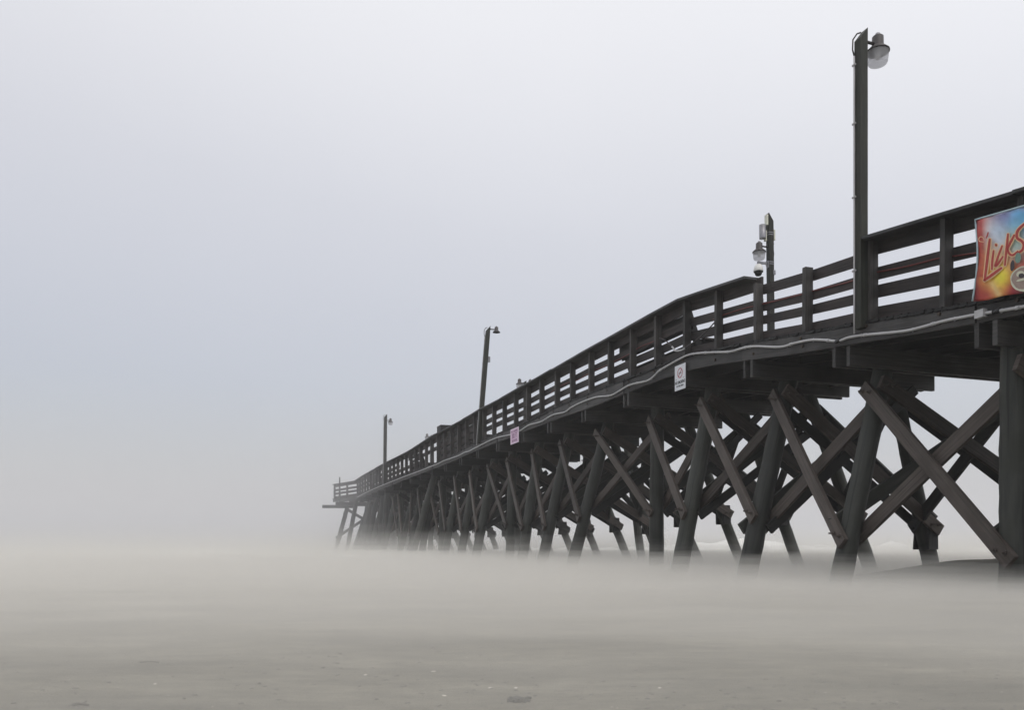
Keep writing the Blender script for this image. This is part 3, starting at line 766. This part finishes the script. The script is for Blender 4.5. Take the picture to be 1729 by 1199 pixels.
bench(17.75, 20.7, .28, 'slatted bench behind the rail above the white sign')
bench(33.0, 36.0, .28, 'slatted bench behind the rail just left of the leaning lamp post')
bench(43.0, 45.6, .28, 'slatted bench behind the rail left of the flat roofed booth')
bench(55.5, 59.0, .28, 'slatted bench farthest out near the pier end')
# short end post
r_ = empty('short_post', pt(65.6, -.02, FT(63) - .2), 'short thin post rising above the rail at the far pier end', 'post')
m = MB(); m.tube([pt(65.6, -.06, FT(63) - .2), pt(65.6, -.06, zat(806, 65.6))], .085, 10, r2=.05, jit=.05); m.build('shaft', M_pole, r_)
m = MB(); m.lathe([(0.06, 0), (.09, .02), (.09, .08), (0, .14)], pt(65.6, -.06, zat(822, 65.6)), 10); m.build('collar', M_lamp, r_)
# ------------------------------------------------------------------ ground
def sg(v): return 1 / (1 + math.exp(max(-60, min(60, v))))
def hash_h(x, y):
    P = Vector((x, y, 0))
    h = .010 * noise.noise(P * 1.1) + .02 * noise.noise(P * .3)
    # wind ripples and low drifts
    h += .03 * max(0, noise.noise(Vector((x * .12, y * .35, 5))))
    rel = P - Vector((9.5, 0, 0)); s = rel.dot(AL); p = rel.dot(NI)
    # drift under the shore end of the pier
    e = sg((s - 15.3 - .5 * noise.noise(P * .8)) * 1.9) * sg(-(p - 1.9 - .3 * noise.noise(P * .6)) * 2.2) * sg((p - 9.5) * .8)
    h += .47 * e * (1 + .12 * noise.noise(P * 1.3) + .08 * noise.noise(P * 4.0))
    # beach falls away to the sea
    if s > 24: h -= min(1.2, (s - 24) * .045)
    return h
def geo(a, b, n, k):
    return [a + (b - a) * ((math.exp(k * i / n) - 1) / (math.exp(k) - 1)) for i in range(n + 1)]
xs = sorted(set([-v for v in geo(0, 880, 120, 6.8)] + geo(0, 880, 120, 6.8)))
ys = [-880, -440, -200, -80, -30, -10, -3, 0, 1, 1.6] + geo(2.0, 880, 240, 6.0)
m = MB()
for y in ys:
    for x in xs: m.v.append(Vector((x, y, hash_h(x, y) if y > -3 else 0)))
nx = len(xs)
for j in range(len(ys) - 1):
    for i in range(nx - 1):
        A = j * nx + i; m.face((A, A + 1, A + nx + 1, A + nx), [(xs[i], ys[j]), (xs[i + 1], ys[j]), (xs[i + 1], ys[j + 1]), (xs[i], ys[j + 1])], True)
ms, n, l, b = newmat('beach_sand')
t = n.new('ShaderNodeTexCoord')
def NZ(scale, detail, vec=(1, 1, 1), rough=.5):
    mp = n.new('ShaderNodeMapping'); mp.inputs['Scale'].default_value = vec; l.new(t.outputs['Object'], mp.inputs[0])
    z = n.new('ShaderNodeTexNoise'); z.inputs['Scale'].default_value = scale; z.inputs['Detail'].default_value = detail; z.inputs['Roughness'].default_value = rough
    l.new(mp.outputs[0], z.inputs['Vector']); return z
n1 = NZ(1.1, 6, (.4, 1, 1), .6); n2 = NZ(90, 5, (1, 1, 1), .7); n3 = NZ(7, 8, (.45, 1, 1), .7)
mx = n.new('ShaderNodeMix'); mx.data_type = 'RGBA'; mx.inputs[6].default_value = (.100, .093, .072, 1); mx.inputs[7].default_value = (.250, .234, .186, 1)
r = n.new('ShaderNodeMapRange'); r.inputs[1].default_value = .32; r.inputs[2].default_value = .68; l.new(n1.outputs[0], r.inputs[0]); l.new(r.outputs[0], mx.inputs[0])
mx2 = n.new('ShaderNodeMix'); mx2.data_type = 'RGBA'; mx2.blend_type = 'OVERLAY'; mx2.inputs[0].default_value = .85
l.new(mx.outputs[2], mx2.inputs[6]); l.new(n3.outputs[0], mx2.inputs[7])
mx3 = n.new('ShaderNodeMix'); mx3.data_type = 'RGBA'; mx3.blend_type = 'OVERLAY'; mx3.inputs[0].default_value = .7
l.new(mx2.outputs[2], mx3.inputs[6]); l.new(n2.outputs[0], mx3.inputs[7]); n4 = NZ(26, 3, (.55, 1, 1), .6)
r4 = n.new('ShaderNodeMapRange'); r4.inputs[1].default_value = .60; r4.inputs[2].default_value = .70; r4.inputs[4].default_value = .55; l.new(n4.outputs[0], r4.inputs[0])
mx4 = n.new('ShaderNodeMix'); mx4.data_type = 'RGBA'; mx4.inputs[7].default_value = (.055, .050, .042, 1)
l.new(r4.outputs[0], mx4.inputs[0]); l.new(mx3.outputs[2], mx4.inputs[6]); l.new(mx4.outputs[2], b.inputs['Base Color'])
b.inputs['Roughness'].default_value = .95; b.inputs['Specular IOR Level'].default_value = .15
bp = n.new('ShaderNodeBump'); bp.inputs['Strength'].default_value = 1.0; bp.inputs['Distance'].default_value = .035
ad = n.new('ShaderNodeMath'); ad.operation = 'MULTIPLY_ADD'; ad.inputs[1].default_value = .35
l.new(n2.outputs[0], ad.inputs[0]); l.new(n3.outputs[0], ad.inputs[2]); l.new(ad.outputs[0], bp.inputs['Height']); l.new(bp.outputs[0], b.inputs['Normal'])
tag(m.build('ground', ms), kind='structure')
# ------------------------------------------------------------------ sea
m = MB(); fo = []
ss = geo(27, 800, 330, 4.4); ps_ = [-v for v in geo(0, 700, 150, 5.6)][::-1] + geo(0, 700, 150, 5.6)[1:]
O = Vector((9.5, 0, 0))
def wave(s, p):
    sw = s + 5 * noise.noise(Vector((p * .02, s * .02, 1))) + 1.2 * noise.noise(Vector((p * .15, s * .1, 2)))
    amp = min(1, (s - 27) / 12) * (1.0 + .5 * noise.noise(Vector((p * .05, s * .05, 9))))
    c = max(0, math.cos(sw * 2 * math.pi / 11.5)) ** 3 * max(0, min(1, .45 + 1.3 * noise.noise(Vector((p * .07, round(sw / 11.5) * 7.3, 3)))))
    amp *= .22 + .78 * sg(-(p + 9) / 4)
    h = (.80 + .32 * sg(-(p - 4) / 3)) * amp * c * (1 + .35 * noise.noise(Vector((p * .9, s * .8, 12))) + .3 * noise.noise(Vector((p * 2.6, s * 2, 15)))) + .10 * noise.noise(Vector((p * .6, s * .6, 0))) + .14 * noise.noise(Vector((p * 1.7, s * 1.2, 4))) * c * amp
    f = min(1, max(0, c * 1.3 * amp + .5 * noise.noise(Vector((p * .25, s * .35, 8)))))
    return h, f
for s in ss:
    for p in ps_:
        q = O + AL * s + NI * p; h, f = wave(s, p)
        m.v.append(Vector((q.x, q.y, -.10 + h))); fo.append(f)
nx = len(ps_)
for j in range(len(ss) - 1):
    for i in range(nx - 1):
        A = j * nx + i; m.face((A, A + 1, A + nx + 1, A + nx), [(0, 0)] * 4, True)
mw, n, l, b = newmat('storm_sea')
at = n.new('ShaderNodeAttribute'); at.attribute_name = 'foam'
t = n.new('ShaderNodeTexCoord'); z = n.new('ShaderNodeTexNoise'); z.inputs['Scale'].default_value = 1.6; z.inputs['Detail'].default_value = 7; l.new(t.outputs['Object'], z.inputs['Vector'])
a1 = n.new('ShaderNodeMath'); a1.operation = 'ADD'; l.new(at.outputs['Fac'], a1.inputs[0]); l.new(z.outputs[0], a1.inputs[1])
r = n.new('ShaderNodeMapRange'); r.inputs[1].default_value = .75; r.inputs[2].default_value = 1.15; l.new(a1.outputs[0], r.inputs[0])
mx = n.new('ShaderNodeMix'); mx.data_type = 'RGBA'; mx.inputs[6].default_value = (.16, .17, .155, 1); mx.inputs[7].default_value = (.80, .80, .77, 1)
l.new(r.outputs[0], mx.inputs[0]); l.new(mx.outputs[2], b.inputs['Base Color'])
b.inputs['Roughness'].default_value = .45
bp = n.new('ShaderNodeBump'); bp.inputs['Distance'].default_value = .1; l.new(z.outputs[0], bp.inputs['Height']); l.new(bp.outputs[0], b.inputs['Normal'])
sea = m.build('sea', mw); tag(sea, kind='structure')
fa = sea.data.attributes.new('foam', 'FLOAT', 'POINT'); fa.data.foreach_set('value', fo)
# ------------------------------------------------------------------ bits on the sand
def gpt(x, y):
    """where the sight of an image point meets level sand"""
    Y = HC * F / (y - HY); X = (x - CX) * Y / F
    return Vector((X, Y, hash_h(X, Y)))
M_weed = simple('wet_seaweed', (.055, .052, .045), .6, 0, .4, 40); M_stick = simple('wet_stick', (.05, .035, .03), .7, 0, .4, 40)
q = gpt(872, 1187); m = MB()
random.seed(3)
for k in range(90):
    a = q + Vector((random.gauss(0, .012), random.gauss(0, .006), random.uniform(0, .012))); d = Vector((random.uniform(-.03, .03), random.uniform(-.01, .01), random.uniform(0, .006)))
    m.tube([a, a + d * .5 + UP * .006, a + d], random.uniform(.003, .006), 5)
tag(m.build('seaweed_clump', M_weed, None, origin=q), 'dark flat clump of seaweed lying on the sand at bottom centre', 'seaweed')
q = gpt(137, 1196); m = MB(); m.tube([q + Vector((-.035, .012, .006)), q + Vector((-.01, .004, .011)), q + Vector((.03, -.006, .007))], .007, 7, r2=.004, jit=.15)
m.tube([q + Vector((0, .0, .01)), q + Vector((.015, .012, .018))], .003, 5)
tag(m.build('stick', M_stick, None, origin=q), 'small dark stick lying on the sand at bottom left', 'stick')
q = gpt(252, 1124); m = MB(); m.tube([q + Vector((-.05, 0, .004)), q + Vector((0, .004, .007)), q + Vector((.05, -.003, .004))], .003, 6, jit=.2)
tag(m.build('stick', M_stick, None, origin=q), 'long thin straw lying flat on the sand left of centre', 'stick')
M_peb = simple('dark_pebbles', (.07, .06, .052), .7, 0, .5, 30); M_shell = simple('pale_shell', (.60, .56, .50), .5, 0, .2, 30)
def pebble(m, q, r, fl=.45):
    b0 = len(m.v); n, k = 7, 4; ph = random.uniform(0, 6); ex = random.uniform(.7, 1.9)
    prof = [(.55, -.6), (1, -.1), (.8, .55), (.3, .95)]
    for rr, zz in prof:
        for i in range(n):
            a = 2 * math.pi * i / n; g = r * rr * random.uniform(.8, 1.2)
            x, y = math.cos(a) * g * ex, math.sin(a) * g
            m.v.append(q + Vector((x * math.cos(ph) - y * math.sin(ph), x * math.sin(ph) + y * math.cos(ph), r * fl * zz)))
    for j in range(3):
        for i in range(n):
            i2 = (i + 1) % n; A = b0 + j * n; m.face((A + i, A + i2, A + n + i2, A + n + i), [(0, 0)] * 4, True)
    m.face(tuple(b0 + 3 * n + i for i in range(n)), [(0, 0)] * n)
marks = [(127,1166),(178,1146),(252,1114),(235,1104),(311,1183),(407,1191),(437,1157),(4,1116),(570,1124),(652,1152),(669,1145),(830,1166),(871,1169),(898,1148),(998,1177),(981,1184),(1093,1185),(1018,1156),(1341,1158),(1425,1191),(1475,1194),(1315,1190),(183,1156),(545,1131),(575,1132),(23,1190),(635,1183)]
mp_ = MB(); mq = MB()
for x, y in marks: pebble(mp_, gpt(x, y), random.uniform(.007, .013))
for i in range(2600):
    Y = 2.6 + 13 * random.random() ** 1.6; X = random.uniform(-.65, .65) * Y; g = Vector((X, Y, hash_h(X, Y)))
    if noise.noise(Vector((X * .8, Y * .8, 2))) < -.05 and random.random() < .7: continue
    pebble(mp_, g, random.uniform(.0022, .0075) * (1 + Y * .08))
for x, y in [(732,1137),(617,1143),(828,1165),(871,1165),(750,1177),(1114,1168),(262,1158)]: pebble(mq, gpt(x, y), .008)
for i in range(120):
    Y = 2.6 + 9 * random.random() ** 1.5; X = random.uniform(-.65, .65) * Y; pebble(mq, Vector((X, Y, hash_h(X, Y))), random.uniform(.002, .004))
tag(mp_.build('pebbles', M_peb), 'dark shell grit and pebbles scattered over the wind-blown sand', 'pebbles', kind='stuff')
tag(mq.build('shell_fragments', M_shell), 'tiny pale shell fragments scattered over the near sand', 'shells', kind='stuff')
# ------------------------------------------------------------------ air
def volmat(name, col, dens, aniso=0.0):
    m = bpy.data.materials.new(name); m.use_nodes = True; n = m.node_tree.nodes; l = m.node_tree.links
    n.remove(n['Principled BSDF']); v = n.new('ShaderNodeVolumePrincipled')
    v.inputs['Color'].default_value = (*col, 1); v.inputs['Density'].default_value = dens; v.inputs['Anisotropy'].default_value = aniso
    l.new(v.outputs[0], n['Material Output'].inputs['Volume']); return m
def box(name, x0, x1, y0, y1, z0, z1, mat):
    m = MB(); c = [(x0, y0), (x1, y0), (x1, y1), (x0, y1)]
    m.v = [Vector((*p, z0)) for p in c] + [Vector((*p, z1)) for p in c]
    for f in ((3, 2, 1, 0), (4, 5, 6, 7), (0, 1, 5, 4), (1, 2, 6, 5), (2, 3, 7, 6), (3, 0, 4, 7)): m.face(f, [(0, 0)] * 4)
    return m.build(name, mat)
tag(box('haze', -900, 900, -900, 900, -3, 11.0, volmat('sea_haze', (.95, .955, .96), 0.0014)), kind='stuff')
m = MB()      # spray thickening the air over the breakers
for z in (-2.5, 9.5):
    for ss_, pp_ in ((50, -600), (50, 600), (780, 600), (780, -600)):
        q = Vector((9.5, 0, z)) + AL * ss_ + NI * pp_; m.v.append(q)
for f in ((0, 1, 2, 3), (7, 6, 5, 4), (0, 4, 5, 1), (1, 5, 6, 2), (2, 6, 7, 3), (3, 7, 4, 0)): m.face(f, [(0, 0)] * 4)
tag(m.build('sea_spray', volmat('spray_mist', (.90, .90, .91), 0.019), fix=True), kind='stuff')
def sand_layer(top, amp, mat, seed, x=160, y0=-4, y1=170, ramp=26):
    g0 = max(1.5, y0 + .5)
    X = sorted(set([-v for v in geo(0, x, 70, 3.6)] + geo(0, x, 70, 3.6))); Y = ([y0, 0] if y0 < 0 else [y0]) + geo(g0, y1, 110, 3.6)
    m = MB(); nx = len(X); ny = len(Y)
    for y in Y:
        for xx in X:
            e = .55 * noise.noise(Vector((xx * .16, y * .45, seed))) + .45 * noise.noise(Vector((xx * .9, y * 1.3, seed + 3)))
            k = 1 if y0 < 0 else min(1, max(.02, (y - y0) / ramp)); k = k * k * (3 - 2 * k)
            m.v.append(Vector((xx, y, (top + amp * e) * k)))
    for y in Y:
        for xx in X: m.v.append(Vector((xx, y, -2.0)))
    nv = nx * ny
    for j in range(ny - 1):
        for i in range(nx - 1):
            A = j * nx + i; m.face((A, A + 1, A + nx + 1, A + nx), [(0, 0)] * 4, True); m.face((nv + A, nv + A + nx, nv + A + nx + 1, nv + A + 1), [(0, 0)] * 4)
    for i in range(nx - 1):
        m.face((i, nv + i, nv + i + 1, i + 1), [(0, 0)] * 4); A = (ny - 1) * nx + i; m.face((A, A + 1, nv + A + 1, nv + A), [(0, 0)] * 4)
    for j in range(ny - 1):
        A = j * nx; m.face((A, A + nx, nv + A + nx, nv + A), [(0, 0)] * 4); A = j * nx + nx - 1; m.face((A, nv + A, nv + A + nx, A + nx), [(0, 0)] * 4)
    return tag(m.build('blowing_sand', mat), kind='stuff')
SC = (.955, .938, .885)
for k, (tp, am, dn, y0, rp) in enumerate([(.10, .05, .26, -4, 1), (.18, .08, .15, -4, 1), (.28, .10, .115, -4, 1), (.39, .15, .075, 2.5, 8), (.49, .17, .06, 3.5, 10)]):
    sand_layer(tp, am, volmat('sand_drift', SC, dn), 1.0 + 17 * k, 160, y0, 170, rp)
for k, (tp, am, dn, y0, rp) in enumerate([(.68, .22, .016, 6, 13), (.95, .35, .011, 6, 17), (1.3, .45, .007, 10, 24), (2.1, .7, .0065, 16, 34)]):
    sand_layer(tp, am, volmat('sand_dust', SC, dn), 120.0 + 13 * k, 300, y0, 320, rp)
